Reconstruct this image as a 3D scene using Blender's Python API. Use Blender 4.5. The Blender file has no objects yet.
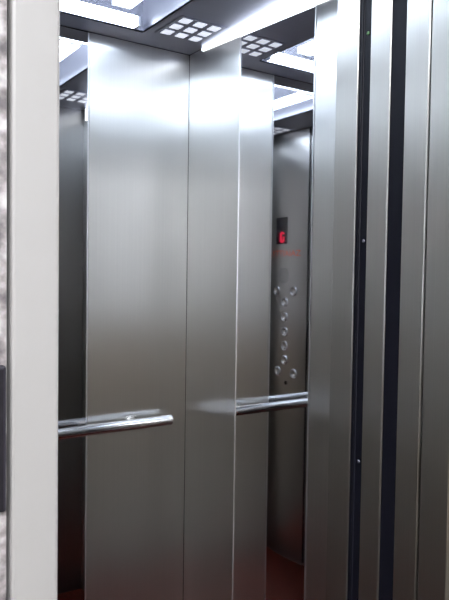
import bpy, bmesh, math, random
from mathutils import Vector, Matrix

random.seed(4)
sc = bpy.context.scene
COL = sc.collection

# ---------------------------------------------------------------- dimensions (metres)
# corner of back wall and right wall is the origin; cab interior is x<0, y<0
H = 2.20            # ceiling
XL = -1.035         # left wall
YF = -0.9225        # inside of the front wall
XR_OPEN = -0.2043   # right edge of the door opening
XL_OPEN = -0.8887   # left edge of the door opening
Z_OPEN = 2.12

# ---------------------------------------------------------------- materials
MATS = {}

def new_mat(name):
    m = bpy.data.materials.new(name)
    m.use_nodes = True
    nt = m.node_tree
    return m, nt, nt.nodes['Principled BSDF'], nt.nodes

def plain(name, col, rough=.5, metal=0.0, spec=.5):
    m, nt, b, n = new_mat(name)
    b.inputs['Base Color'].default_value = (*col, 1)
    b.inputs['Roughness'].default_value = rough
    b.inputs['Metallic'].default_value = metal
    b.inputs['Specular IOR Level'].default_value = spec
    MATS[name] = m
    return m

def emit(name, col, strength):
    m, nt, b, n = new_mat(name)
    b.inputs['Base Color'].default_value = (.8, .8, .8, 1)
    b.inputs['Emission Color'].default_value = (*col, 1)
    b.inputs['Emission Strength'].default_value = strength
    MATS[name] = m
    return m

def brushed(name, col, rough, aniso, tangent=None, wav=0.0, streak=.06, grain=.0):
    """Steel ground along the vertical: the reflection is smeared sideways."""
    m, nt, b, n = new_mat(name)
    L = nt.links
    geo = n.new('ShaderNodeNewGeometry')
    if tangent is None:
        cr = n.new('ShaderNodeVectorMath'); cr.operation = 'CROSS_PRODUCT'
        L.new(geo.outputs['True Normal'], cr.inputs[0]); cr.inputs[1].default_value = (0, 0, 1)
        nm = n.new('ShaderNodeVectorMath'); nm.operation = 'NORMALIZE'
        L.new(cr.outputs[0], nm.inputs[0])
        tv = nm.outputs[0]
    else:
        cx = n.new('ShaderNodeCombineXYZ')
        for i in range(3): cx.inputs[i].default_value = tangent[i]
        tv = cx.outputs[0]
    L.new(tv, b.inputs['Tangent'])
    mp = n.new('ShaderNodeMapping')
    mp.inputs['Scale'].default_value = (420, 420, 1.6) if tangent is None else (8, 300, 8)
    L.new(geo.outputs['Position'], mp.inputs['Vector'])
    nz = n.new('ShaderNodeTexNoise'); nz.inputs['Scale'].default_value = 1.0
    nz.inputs['Detail'].default_value = 3
    L.new(mp.outputs[0], nz.inputs['Vector'])
    mr = n.new('ShaderNodeMapRange')
    mr.inputs['To Min'].default_value = 1 - streak; mr.inputs['To Max'].default_value = 1 + streak
    L.new(nz.outputs['Fac'], mr.inputs['Value'])
    mx = n.new('ShaderNodeVectorMath'); mx.operation = 'SCALE'
    mx.inputs[0].default_value = col
    L.new(mr.outputs[0], mx.inputs['Scale'])
    L.new(mx.outputs[0], b.inputs['Base Color'])
    b.inputs['Metallic'].default_value = 1
    b.inputs['Roughness'].default_value = rough
    b.inputs['Anisotropic'].default_value = aniso
    if wav > 0:      # slight dishing of the sheet
        w = n.new('ShaderNodeTexNoise'); w.inputs['Scale'].default_value = 7
        w.inputs['Detail'].default_value = 0
        L.new(geo.outputs['Position'], w.inputs['Vector'])
        bp = n.new('ShaderNodeBump'); bp.inputs['Strength'].default_value = wav
        bp.inputs['Distance'].default_value = .01
        L.new(w.outputs['Fac'], bp.inputs['Height'])
        L.new(bp.outputs[0], b.inputs['Normal'])
    MATS[name] = m
    return m

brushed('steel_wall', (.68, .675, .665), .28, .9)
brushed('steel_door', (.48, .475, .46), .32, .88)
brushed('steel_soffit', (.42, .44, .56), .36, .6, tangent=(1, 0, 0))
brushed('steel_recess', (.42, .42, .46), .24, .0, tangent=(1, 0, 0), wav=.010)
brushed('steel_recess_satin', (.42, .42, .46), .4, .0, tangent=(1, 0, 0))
plain('mirror_steel', (.74, .74, .75), .025, 1.0)
plain('polished_edge', (.9, .9, .92), .32, 1.0)
plain('chrome', (.82, .82, .84), .07, 1.0)
plain('bracket_steel', (.3, .3, .3), .45, 1.0)
plain('rail_steel', (.62, .62, .64), .16, 1.0)
plain('sill_metal', (.045, .04, .038), .6, .3, .2)
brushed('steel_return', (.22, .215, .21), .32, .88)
brushed('panel_steel', (.43, .42, .41), .30, .7)
plain('button_chrome', (.86, .86, .88), .13, 1.0)
plain('black_display', (.012, .010, .016), .2)
plain('rubber_gap_dark', (.004, .004, .008), .5, spec=.15)  # rubber of the bead; also the darkness inside gaps, as plain colour
plain('dark_metal', (.012, .010, .013), .7, .0, .12)
plain('frame_paint', (.262, .25, .244), .42, .0)
plain('red_print', (.95, .16, .07), .5)
plain('lobby_paint', (.70, .71, .73), .8)
plain('dado_paint', (.32, .265, .21), .6)
plain('dado_strip', (.04, .035, .03), .5)
plain('lobby_ceiling', (.75, .74, .72), .9)
plain('aluminium', (.5, .5, .5), .35, 1.0)
plain('screw', (.16, .16, .19), .45, 1.0)
plain('green_dot', (.09, .20, .08), .5)
plain('shaft_dark', (.02, .02, .025), .8)
plain('call_plate', (.02, .018, .025), .45, 0, .2)
emit('lamp_white', (.74, .86, 1.0), 16)
emit('strip_white', (.88, .94, 1.0), 4)
emit('spot_white', (.82, .87, 1.0), .8)
emit('lobby_lamp', (.94, .97, 1.0), 60)
emit('led_red', (1.0, .012, .07), 1.3)
MATS['led_red'].node_tree.nodes['Principled BSDF'].inputs['Base Color'].default_value = (.05, 0, 0, 1)

def floor_mat():
    m, nt, b, n = new_mat('red_floor')
    L = nt.links
    geo = n.new('ShaderNodeNewGeometry')
    nz = n.new('ShaderNodeTexNoise'); nz.inputs['Scale'].default_value = 60; nz.inputs['Detail'].default_value = 6
    L.new(geo.outputs['Position'], nz.inputs['Vector'])
    cr = n.new('ShaderNodeValToRGB')
    cr.color_ramp.elements[0].position = .35; cr.color_ramp.elements[0].color = (.040, .0045, .0018, 1)
    cr.color_ramp.elements[1].position = .7; cr.color_ramp.elements[1].color = (.085, .009, .0035, 1)
    L.new(nz.outputs['Fac'], cr.inputs['Fac']); L.new(cr.outputs[0], b.inputs['Base Color'])
    b.inputs['Roughness'].default_value = .6
    b.inputs['Specular IOR Level'].default_value = .12
    MATS['red_floor'] = m

def granite_mat():
    m, nt, b, n = new_mat('granite')
    L = nt.links
    geo = n.new('ShaderNodeNewGeometry')
    nz = n.new('ShaderNodeTexNoise'); nz.inputs['Scale'].default_value = 38; nz.inputs['Detail'].default_value = 4
    L.new(geo.outputs['Position'], nz.inputs['Vector'])
    vo = n.new('ShaderNodeTexVoronoi'); vo.inputs['Scale'].default_value = 120
    L.new(geo.outputs['Position'], vo.inputs['Vector'])
    cr = n.new('ShaderNodeValToRGB')
    e = cr.color_ramp.elements
    e[0].position = .38; e[0].color = (.11, .095, .10, 1)
    e[1].position = .62; e[1].color = (.50, .47, .47, 1)
    k = e.new(.5); k.color = (.30, .265, .265, 1)
    L.new(nz.outputs['Fac'], cr.inputs['Fac'])
    mx = n.new('ShaderNodeMix'); mx.data_type = 'RGBA'; mx.blend_type = 'MULTIPLY'
    mx.inputs['Factor'].default_value = .5
    L.new(cr.outputs[0], mx.inputs['A']); L.new(vo.outputs['Distance'], mx.inputs['B'])
    L.new(mx.outputs['Result'], b.inputs['Base Color'])
    b.inputs['Roughness'].default_value = .3
    MATS['granite'] = m

def tile_mat():
    m, nt, b, n = new_mat('lobby_tiles')
    L = nt.links
    geo = n.new('ShaderNodeNewGeometry')
    br = n.new('ShaderNodeTexBrick'); br.offset = 0
    br.inputs['Scale'].default_value = 1.0
    br.inputs['Brick Width'].default_value = .4; br.inputs['Row Height'].default_value = .4
    br.inputs['Mortar Size'].default_value = .004
    br.inputs['Color1'].default_value = (.085, .075, .063, 1); br.inputs['Color2'].default_value = (.075, .066, .055, 1)
    br.inputs['Mortar'].default_value = (.12, .11, .10, 1)
    L.new(geo.outputs['Position'], br.inputs['Vector'])
    L.new(br.outputs['Color'], b.inputs['Base Color'])
    b.inputs['Roughness'].default_value = .5
    b.inputs['Specular IOR Level'].default_value = .2
    MATS['lobby_tiles'] = m

floor_mat(); granite_mat(); tile_mat()

# ---------------------------------------------------------------- helpers
def box(bm, x0, x1, y0, y1, z0, z1, bev=0.0, seg=2):
    vs = [bm.verts.new((x, y, z)) for x in (min(x0, x1), max(x0, x1)) for y in (min(y0, y1), max(y0, y1)) for z in (min(z0, z1), max(z0, z1))]
    idx = [(0, 1, 3, 2), (4, 6, 7, 5), (0, 4, 5, 1), (2, 3, 7, 6), (0, 2, 6, 4), (1, 5, 7, 3)]
    fs = [bm.faces.new([vs[i] for i in f]) for f in idx]
    if bev > 0:
        ed = {e for f in fs for e in f.edges}
        bmesh.ops.bevel(bm, geom=list(ed), offset=bev, segments=seg, profile=.5, affect='EDGES')

def tube(bm, p, q, r, n=28, cap=True, r2=None):
    p, q = Vector(p), Vector(q)
    d = q - p
    res = bmesh.ops.create_cone(bm, cap_ends=cap, segments=n, radius1=r, radius2=r if r2 is None else r2, depth=d.length)
    M = Matrix.Translation((p + q) / 2) @ d.to_track_quat('Z', 'Y').to_matrix().to_4x4()
    bmesh.ops.transform(bm, matrix=M, verts=res['verts'])

def lathe(bm, prof, axis, org, n=32):
    """prof: list of (radius, height) turned about a line through org along axis."""
    axis = Vector(axis).normalized()
    q = axis.to_track_quat('Z', 'Y').to_matrix()
    rings = []
    for r, h in prof:
        if r < 1e-6:
            rings.append([bm.verts.new(Vector(org) + q @ Vector((0, 0, h)))])
        else:
            rings.append([bm.verts.new(Vector(org) + q @ Vector((r * math.cos(2 * math.pi * i / n), r * math.sin(2 * math.pi * i / n), h))) for i in range(n)])
    for a, b in zip(rings, rings[1:]):
        for i in range(n):
            j = (i + 1) % n
            if len(a) == 1 and len(b) == 1: continue
            if len(a) == 1: bm.faces.new((a[0], b[i], b[j]))
            elif len(b) == 1: bm.faces.new((a[i], a[j], b[0]))
            else: bm.faces.new((a[i], a[j], b[j], b[i]))

def obj(name, bm, mat, parent=None, smooth=False, origin=None):
    bmesh.ops.recalc_face_normals(bm, faces=bm.faces)
    if origin is not None:
        bmesh.ops.translate(bm, vec=-Vector(origin), verts=bm.verts)
    me = bpy.data.meshes.new(name)
    bm.to_mesh(me); bm.free()
    me.materials.append(MATS[mat])
    o = bpy.data.objects.new(name, me)
    COL.objects.link(o)
    if origin is not None: o.location = origin
    if smooth:
        for p in me.polygons: p.use_smooth = True
        try: me.set_sharp_from_angle(angle=math.radians(40))
        except Exception: pass
    if parent is not None:
        o.parent = parent
        o.matrix_parent_inverse = Matrix.Translation(-Vector(parent.matrix_basis.translation)) if parent.parent is None else Matrix()
        if parent.parent is not None:
            o.matrix_parent_inverse = world_inv(parent)
    return o

def world_inv(o):
    M = Matrix()
    chain = []
    while o is not None:
        chain.append(o); o = o.parent
    for c in reversed(chain):
        M = M @ (c.matrix_parent_inverse @ c.matrix_basis if c.parent is not None else c.matrix_basis)
    return M.inverted()

def boxo(name, mat, *a, parent=None, bev=0.0, smooth=False):
    bm = bmesh.new(); box(bm, *a, bev=bev)
    return obj(name, bm, mat, parent, smooth)

def struct(o):
    o['kind'] = 'structure'; return o

def thing(name, label, cat, loc, group=None):
    o = bpy.data.objects.new(name, None); COL.objects.link(o)
    o.location = loc; o.empty_display_size = .05
    return tag(o, label, cat, group)

def tag(o, label, cat, group=None):
    o['label'] = label; o['category'] = cat; o['kind'] = 'thing'
    if group: o['group'] = group
    return o

def copy_tree(src, parent=None):
    c = src.copy(); COL.objects.link(c)
    if parent is not None: c.parent = parent
    for ch in list(src.children): copy_tree(ch, c)
    return c

# ---------------------------------------------------------------- the cab shell
struct(boxo('floor', 'red_floor', XL - .02, .02, YF - .058, .02, -.04, 0))

SEAM = .0016
# back wall: two brushed panels with a narrow mirror strip between them
MA0, MA1 = -.356, -.660
wb = struct(boxo('wall_back', 'shaft_dark', XL - .02, .02, .024, .05, 0, H + .2))
boxo('brushed_panel', 'steel_wall', MA0 + SEAM, -.0006, 0, .022, 0.0, H - .001, parent=wb, bev=.0011)
boxo('brushed_panel', 'steel_wall', XL + .0006, MA1 - SEAM, 0, .022, 0.0, H - .001, parent=wb, bev=.0011)
# right wall
MB0, MB1 = -.2928, -.6292
wr = struct(boxo('wall_right', 'shaft_dark', .024, .05, YF - .058, .05, 0, H + .2))
boxo('brushed_panel', 'steel_wall', 0, .022, MB0 + SEAM, -.0006, 0.0, H - .001, parent=wr, bev=.0011)
boxo('brushed_panel', 'steel_wall', 0, .022, YF + .0006, MB1 - SEAM, 0.0, H - .001, parent=wr, bev=.0011)
# left wall
wl = struct(boxo('wall_left', 'shaft_dark', XL - .05, XL - .024, YF - .058, .05, 0, H + .2))
boxo('brushed_panel', 'steel_wall', XL - .022, XL, -.45, -.0006, 0.0, H - .001, parent=wl, bev=.0011)
boxo('brushed_panel', 'steel_wall', XL - .022, XL, YF + .0006, -.4516, 0.0, H - .001, parent=wl, bev=.0011)
# front wall: transom over the opening, a return panel at either side
YB = -.9827
wf = struct(boxo('wall_front', 'steel_wall', XR_OPEN, XL_OPEN, YB, YF, Z_OPEN, H + .2, bev=.001))
for x0, x1, xj in ((XR_OPEN, .022, XR_OPEN + .014), (XL - .022, XL_OPEN, XL_OPEN - .014)):
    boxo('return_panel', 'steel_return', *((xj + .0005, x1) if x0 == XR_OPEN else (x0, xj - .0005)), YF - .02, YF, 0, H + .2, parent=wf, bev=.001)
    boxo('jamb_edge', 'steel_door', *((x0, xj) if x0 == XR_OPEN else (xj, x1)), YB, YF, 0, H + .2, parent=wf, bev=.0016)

# mirrors
def mirror(label, a, seam):
    m = thing('wall_mirror', label, 'mirror', (( a[0] + a[1]) / 2, (a[2] + a[3]) / 2, 0), 'mirror strips of the cab')
    boxo('glass', 'mirror_steel', *a, 0.0, H - .002, parent=m)
    for s in seam: boxo('edge_strip', 'polished_edge', *s, 0.0, H - .002, parent=m)
    return m
W = .0032
mirror('narrow dark-looking mirror strip on the back wall, beside the pale door jamb', (MA1 + W, MA0 - W, .001, .02),
       [(MA0 - W, MA0, -.0008, .02), (MA1, MA1 + W, -.0008, .02)])
mirror('tall mirror strip on the right wall showing the button panel and red digit', (.001, .02, MB1 + W, MB0 - W),
       [(-.0008, .02, MB0 - W, MB0), (-.0008, .02, MB1, MB1 + W)])

# ---------------------------------------------------------------- ceiling with recess
RX0, RX1, RY0, RY1 = -.222, -.813, -.0943, -.828     # recess sides
RH = .15
bm = bmesh.new()
for a in ((XL, 0, RY0, 0), (XL, 0, YF, RY1), (RX0, 0, RY1, RY0), (XL, RX1, RY1, RY0)):
    box(bm, a[0], a[1], a[2], a[3], H, H + .004)
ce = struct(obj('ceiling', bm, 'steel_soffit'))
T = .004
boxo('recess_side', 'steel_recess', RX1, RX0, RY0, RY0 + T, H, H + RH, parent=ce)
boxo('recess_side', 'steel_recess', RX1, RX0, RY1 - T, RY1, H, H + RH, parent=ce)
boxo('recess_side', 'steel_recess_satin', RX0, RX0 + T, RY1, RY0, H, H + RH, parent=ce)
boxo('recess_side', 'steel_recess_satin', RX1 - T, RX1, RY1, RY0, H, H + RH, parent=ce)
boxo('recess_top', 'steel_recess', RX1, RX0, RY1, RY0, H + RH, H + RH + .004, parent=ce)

# recess lamps: four light bars just inside the recess
def recess_lamp(label, x0, x1, y0, y1, z0, z1):
    t = thing('recess_lamp', label, 'ceiling lamp', ((x0 + x1) / 2, (y0 + y1) / 2, z0), 'light bars in the ceiling recess')
    along_x = x1 - x0 > y1 - y0
    e = .008
    boxo('diffuser', 'lamp_white', *((x0 + e, x1 - e, y0, y1) if along_x else (x0, x1, y0 + e, y1 - e)), z0, z1, parent=t, bev=.004)
    for k in (0, 1):
        if along_x: a = (x0, x0 + e, y0, y1) if k == 0 else (x1 - e, x1, y0, y1)
        else: a = (x0, x1, y0, y0 + e) if k == 0 else (x0, x1, y1 - e, y1)
        boxo('end_cap', 'polished_edge', *a, z0 + .001, z1 - .001, parent=t)
    cx, cy = (x0 + x1) / 2, (y0 + y1) / 2
    boxo('bracket', 'polished_edge', cx - .02, cx + .02, cy - .02, cy + .02, z1, H + RH - .0005, parent=t) if not (y1 > -.11 or y0 < -.80) else None
    return t
recess_lamp('white light bar along the back edge of the ceiling recess', -.790, -.245, -.122, -.0955, H + .004, H + .034)
recess_lamp('white light bar along the front edge of the ceiling recess', -.790, -.245, -.8265, -.800, H + .004, H + .034)
recess_lamp('white light bar inside the ceiling recess, on the right wall side', -.365, -.308, -.76, -.182, H + .018, H + .038)
recess_lamp('white light bar inside the ceiling recess, on the button panel side', -.727, -.670, -.76, -.182, H + .018, H + .040)

# 3 x 3 spot groups on the soffit
def spot_group(label, cx, cy):
    t = thing('ceiling_light', label, 'ceiling light', (cx, cy, H), 'nine-square lights on the ceiling border')
    bm = bmesh.new()
    box(bm, cx - .078, cx + .078, cy - .081, cy + .081, H - .0015, H - .0003)
    obj('backing_plate', bm, 'steel_soffit', t)
    proto = None
    for i in (-1, 0, 1):
        for j in (-1, 0, 1):
            bm = bmesh.new(); px, py = cx + i * .0495, cy + j * .053
            box(bm, px - .0160, px + .0160, py - .0168, py + .0168, H - .003, H - .0008, bev=.001, seg=1)
            obj('lens', bm, 'spot_white', t)
    return t
spot_group('nine-square ceiling light in the far corner above where back and right walls meet', -.1155, -.1975)
spot_group('nine-square ceiling light on the border at the back left, behind the pale door jamb', -.9195, -.1975)
spot_group('nine-square ceiling light at the front right, over the stacked door edges', -.1155, -.725)
spot_group('nine-square ceiling light at the front left, above the button panel', -.9195, -.725)

# light strips along the wall tops
def strip(label, x0, x1, sgn):
    t = thing('light_strip', label, 'strip light', ((x0 + x1) / 2, -.46, H - .036))
    # the cover widens towards the door
    bm = bmesh.new()
    a, b = -.085, YF + .03
    dz = lambda y: H - (.005 + .054 * -y)
    box(bm, x0, x1, b, a, H - .02, H - .001)
    for v in bm.verts:
        if v.co.z < H - .01: v.co.z = dz(v.co.y)
    obj('tube_cover', bm, 'strip_white', t)
    boxo('end_cap', 'polished_edge', x0, x1, a, a + .003, dz(a), H - .0005, parent=t)
    boxo('end_cap', 'polished_edge', x0, x1, b - .006, b, dz(b), H - .0005, parent=t)
strip('white strip light along the top edge of the right wall', -.005, -.0005, 1)

# ---------------------------------------------------------------- handrail on the back wall
RYc, RZ, RR = -.0496, .988, .0168
hr = thing('handrail', 'polished tubular steel handrail across the back wall', 'handrail', (-.5, -.0, RZ))
bm = bmesh.new(); tube(bm, (-.092, RYc, RZ), (-.94, RYc, RZ), RR, 40, cap=True)
obj('rail_tube', bm, 'rail_steel', hr, smooth=True)
for x, d in ((-.092, 1), (-.94, -1)):
    bm = bmesh.new()
    lathe(bm, [(0, 0), (RR * .86, 0), (RR * .86, .003), (RR * 1.02, .003), (RR * 1.02, .009), (RR * .9, .011), (0, .0118)], (d, 0, 0), (x - d * .003, RYc, RZ))
    obj('end_cap', bm, 'rail_steel', hr, smooth=True)
for x in (-.205, -.83):
    bm = bmesh.new()
    lathe(bm, [(0, 0), (.020, 0), (.020, .003), (.017, .006), (.0075, .008), (.0075, .036), (0, .036)], (0, -1, 0), (x, -.0003, RZ))
    obj('bracket', bm, 'bracket_steel', hr, smooth=True)

# ---------------------------------------------------------------- control panel on the left wall
CY0, CY1 = -.862, -.556
CYC, CHW = (CY0 + CY1) / 2, (CY1 - CY0) / 2
CTOP = H - .002
def px_(y):                                   # bowed front of the panel
    u = (y - CYC) / CHW
    return XL + .008 + .014 * (1 - u * u)
def slope(y):
    return -2 * .014 * (y - CYC) / CHW ** 2
cp = thing('control_panel', 'tall bowed polished steel lift button panel with red floor digit', 'control panel', (XL, CYC, 0))
def bowed(bm, y0, y1, z0, z1, lift, n=24, back=None, rnd=0.0):
    """plate that follows the bow of the panel between two heights"""
    cols = []
    for i in range(n + 1):
        y = y0 + (y1 - y0) * i / n
        f = px_(y) + lift
        bk = XL + .0005 if back is None else px_(y) + back
        cols.append([bm.verts.new(v) for v in ((f, y, z0), (f, y, z1), (bk, y, z1), (bk, y, z0))])
    for a, b in zip(cols, cols[1:]):
        for k in range(4): bm.faces.new((a[k], a[(k + 1) % 4], b[(k + 1) % 4], b[k]))
    bm.faces.new(cols[0]); bm.faces.new(list(reversed(cols[-1])))
bm = bmesh.new(); bowed(bm, CY0, CY1, .012, CTOP, 0, 40)
obj('face_plate', bm, 'panel_steel', cp, smooth=True)
bm = bmesh.new(); bowed(bm, CY0, CY1, .0005, .012, .0012, 40)
obj('base_trim', bm, 'aluminium', cp, smooth=True)
for y0, y1 in ((CY0 - .0027, CY0 - .0002), (CY1 + .0002, CY1 + .0027)):
    boxo('edge_gap_line', 'rubber_gap_dark', XL + .0005, XL + .0075, y0, y1, .012, CTOP, parent=cp)  # dark strip drawn in for the gap line at each plate edge
# display
DY0, DY1, DZ0, DZ1 = -.792, -.698, 1.629, 1.767
bm = bmesh.new(); bowed(bm, DY0, DY1, DZ0, DZ1, .0025, 10, back=.0002)
dp = obj('display', bm, 'black_display', cp, smooth=True)
G = ["01110", "11011", "11000", "11000", "11011", "11001", "11011", "11011", "01110"]
bm = bmesh.new()
gy, gz, cs = -.7375, 1.664, .0072
for r, row in enumerate(G):
    for c, ch in enumerate(row):
        if ch == '1':
            y = gy + (c - 2) * cs; z = gz + (4 - r) * .0062
            x = px_(y) + .0027
            box(bm, x, x + .0012, y - cs * .5, y + cs * .5, z - .0031, z + .0031)
obj('digit', bm, 'led_red', dp)
# red lettering
def lettering(name, txt, y, z, h, width, mat, parent):
    cu = bpy.data.curves.new(name, 'FONT'); cu.body = txt; cu.size = 1; cu.extrude = 0
    cu.align_x = 'LEFT'
    t = bpy.data.objects.new(name, cu); COL.objects.link(t)
    bpy.context.view_layer.update()
    dg = bpy.context.evaluated_depsgraph_get()
    me = bpy.data.meshes.new_from_object(t.evaluated_get(dg))
    bpy.data.objects.remove(t); bpy.data.curves.remove(cu)
    xs = [v.co.x for v in me.vertices]; ys = [v.co.y for v in me.vertices]
    sx = width / (max(xs) - min(xs)); sy = h / (max(ys) - min(ys))
    for v in me.vertices:
        yy = y + (v.co.x - min(xs)) * sx
        v.co = (px_(yy) + .0008, yy, z + (v.co.y - min(ys)) * sy)
    me.materials.clear(); me.materials.append(MATS[mat])
    o = bpy.data.objects.new(name, me); COL.objects.link(o)
    o.parent = parent; o.matrix_parent_inverse = world_inv(parent)
    return o
lettering('lettering', 'KYTTIAIAZ', -.861, 1.566, .030, .262, 'red_print', cp)
# speaker grille: ring of small holes
bm = bmesh.new()
for rr, nn in ((0, 1), (.012, 6), (.024, 12), (.036, 18)):
    for k in range(nn):
        a = 2 * math.pi * k / nn
        y = -.722 + rr * math.cos(a); z = 1.466 + rr * math.sin(a)
        lathe(bm, [(0, 0), (.0032, 0), (.0032, .0007), (0, .0007)], (1, 0, 0), (px_(y) + .0001, y, z), 10)
obj('speaker_grille', bm, 'black_display', cp)
# push buttons
BT = [(-.7797, 1.387), (-.6435, 1.387), (-.7100, 1.329), (-.7080, 1.2535), (-.7060, 1.177), (-.7050, 1.103), (-.7040, 1.030), (-.7600, .967), (-.6330, .967)]
for y, z in BT:
    s = slope(y); nrm = Vector((1, -s, 0)).normalized()
    o0 = Vector((px_(y), y, z))
    bm = bmesh.new()
    lathe(bm, [(.0165 + .0048 - .0048 * math.cos(k * math.pi / 8), -.001 + .0062 * math.sin(k * math.pi / 8)) for k in range(9)], nrm, o0)
    bt = obj('button', bm, 'chrome', cp, smooth=True)
    bm = bmesh.new()
    lathe(bm, [(.0160, -.001), (.0160, .0034), (.0150, .0040), (.0115, .0022), (.006, .0012), (0, .0008)], nrm, o0)
    obj('cap', bm, 'button_chrome', bt, smooth=True)
bm = bmesh.new()
lathe(bm, [(0, 0), (.010, 0), (.010, .003), (.008, .004), (0, .004)], (1, 0, 0), (px_(-.69), -.69, .912))
obj('key_switch', bm, 'dark_metal', cp, smooth=True)

# ---------------------------------------------------------------- sliding doors, parked at the right
def leaf(name, label, y0, y1, gap_ys):
    t = thing(name, label, 'lift door', (XR_OPEN, (y0 + y1) / 2, 0), 'sliding door leaves')
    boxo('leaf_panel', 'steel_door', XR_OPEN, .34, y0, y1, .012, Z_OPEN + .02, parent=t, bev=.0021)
    s = boxo('gap_shade_strip', 'rubber_gap_dark', XR_OPEN + .0028, .30, gap_ys[0], gap_ys[1], .012, Z_OPEN + .02, parent=t)  # black strip fills the door gap, its cavity shade put into the colour
    return t, s
t, s = leaf('lift_door', 'brushed steel sliding door edge between the two dark gaps', -1.0654, -1.0155, (-1.0152, -.9832))
bm = bmesh.new(); tube(bm, (XR_OPEN + .0042, -.9935, .014), (XR_OPEN + .0042, -.9935, Z_OPEN + .018), .0036, 14)
obj('bead', bm, 'rubber_gap_dark', s, smooth=True)
for z, m in ((1.5365, 'screw'), (1.1029, 'screw'), (1.935, 'green_dot')):
    bm = bmesh.new()
    lathe(bm, [(0, .0022), (.0022, .002), (.0034, .0008), (.0036, 0), (0, 0)], (-1, 0, 0), (XR_OPEN + .0027, -1.0060, z), 14)
    o = obj('screw', bm, m, s, smooth=True)
    if m == 'green_dot': o['label'] = 'green dot'
t, s = leaf('lift_door', 'outer brushed steel sliding door edge beside the right door jamb', -1.1538, -1.1018, (-1.1015, -1.0660))

# ---------------------------------------------------------------- landing door frame
FY0, FY1 = -1.2181, -1.1590
struct(boxo('trim_1', 'frame_paint', -.9412, XL_OPEN, FY0, FY1, 0, Z_OPEN + .0, bev=.004, smooth=False))
struct(boxo('trim_2', 'steel_door', XR_OPEN, -.150, FY0, FY1, 0, Z_OPEN + .0, bev=.0016))
struct(boxo('trim_3', 'frame_paint', -.9412, -.150, FY0, FY1, Z_OPEN + .0, Z_OPEN + .055, bev=.0016))
struct(boxo('trim_4', 'sill_metal', XL - .02, .30, FY1 - .06, YB, -.03, .004))

# ---------------------------------------------------------------- landing (lobby)
LX0, LX1, LY0, LZ = -2.8, 1.3, -4.0, 2.75
GY0, GY1 = -1.2100, -1.170
bm = bmesh.new()
box(bm, LX0, -.9440, GY0, GY1, 0, LZ); box(bm, -.1475, LX1, GY0, GY1, 0, LZ)
box(bm, -.9440, -.1475, GY0, GY1, Z_OPEN + .058, LZ)
struct(obj('wall_landing_front', bm, 'granite'))
struct(boxo('floor_landing', 'lobby_tiles', LX0, LX1, LY0, FY1 - .06, -.04, 0))
struct(boxo('wall_landing_left', 'lobby_paint', LX0 - .1, LX0, LY0, GY1, 0, LZ))
struct(boxo('wall_landing_right', 'lobby_paint', LX1, LX1 + .1, LY0, GY1, 0, LZ))
struct(boxo('wall_landing_back', 'lobby_paint', LX0 - .1, LX1 + .1, LY0 - .1, LY0, 0, LZ))
struct(boxo('ceiling_landing', 'lobby_ceiling', LX0 - .1, LX1 + .1, LY0 - .1, GY1, LZ, LZ + .1))
for i, a in enumerate(((LX0 + .012, LX1 - .012, LY0, LY0 + .012), (LX0, LX0 + .012, LY0 + .012, GY0), (LX1 - .012, LX1, LY0 + .012, GY0))):
    d = struct(boxo('trim_%d' % (5 + i), 'dado_paint', *a, 0, .93))
    boxo('dado_strip', 'dado_strip', *[a[0] - (.004 if i == 2 else 0), a[1] + (.004 if i == 1 else 0), a[2], a[3] + (.004 if i == 0 else 0)], .93, .99, parent=d)
ll = thing('landing_lamp', 'square white ceiling lamp over the landing', 'ceiling lamp', (-1.35, -3.0, LZ - .05))
boxo('diffuser', 'lobby_lamp', -1.9, -.8, -3.4, -2.6, LZ - .05, LZ - .012, parent=ll, bev=.01)
boxo('mount', 'aluminium', -1.8, -.9, -3.3, -2.7, LZ - .012, LZ - .0005, parent=ll)

# landing call plate on the granite, just left of the frame
ca = thing('call_panel', 'dark call plate on the granite wall beside the pale jamb', 'call panel', (-.99, GY0, 1.213))
boxo('plate', 'call_plate', -1.035, -.9465, GY0 - .010, GY0 - .0003, 1.213, 1.369, parent=ca, bev=.003)
boxo('frame', 'dark_metal', -1.031, -.9505, GY0 - .012, GY0 - .0098, 1.217, 1.365, parent=ca)

# ---------------------------------------------------------------- world, camera, colour
w = bpy.data.worlds.new('World'); sc.world = w; w.use_nodes = True
w.node_tree.nodes['Background'].inputs[0].default_value = (.02, .02, .025, 1)
w.node_tree.nodes['Background'].inputs[1].default_value = .3

cam = bpy.data.cameras.new('Camera'); co = bpy.data.objects.new('Camera', cam); COL.objects.link(co)
yaw, pit, rol = math.radians(34.1386), math.radians(-2.2442), math.radians(.8132)
fw = Vector((math.sin(yaw) * math.cos(pit), math.cos(yaw) * math.cos(pit), math.sin(pit)))
rt = Vector((math.cos(yaw), -math.sin(yaw), 0)); up = rt.cross(fw)
r2 = math.cos(rol) * rt + math.sin(rol) * up; u2 = -math.sin(rol) * rt + math.cos(rol) * up
M = Matrix((r2, u2, -fw)).transposed().to_4x4()
M.translation = Vector((-1.1419, -1.9133, 1.4678))
co.matrix_world = M
cam.sensor_fit = 'VERTICAL'; cam.sensor_height = 24; cam.lens = 654.72 / 600 * 24
cam.clip_start = .01
sc.camera = co

vs = sc.view_settings
vs.view_transform = 'Standard'; vs.look = 'None'; vs.gamma = 1; vs.use_curve_mapping = False
vs.exposure = 0.0
cy = sc.cycles
cy.max_bounces = 24; cy.glossy_bounces = 20; cy.diffuse_bounces = 6
cy.use_denoising = True
cy.sample_clamp_indirect = 6
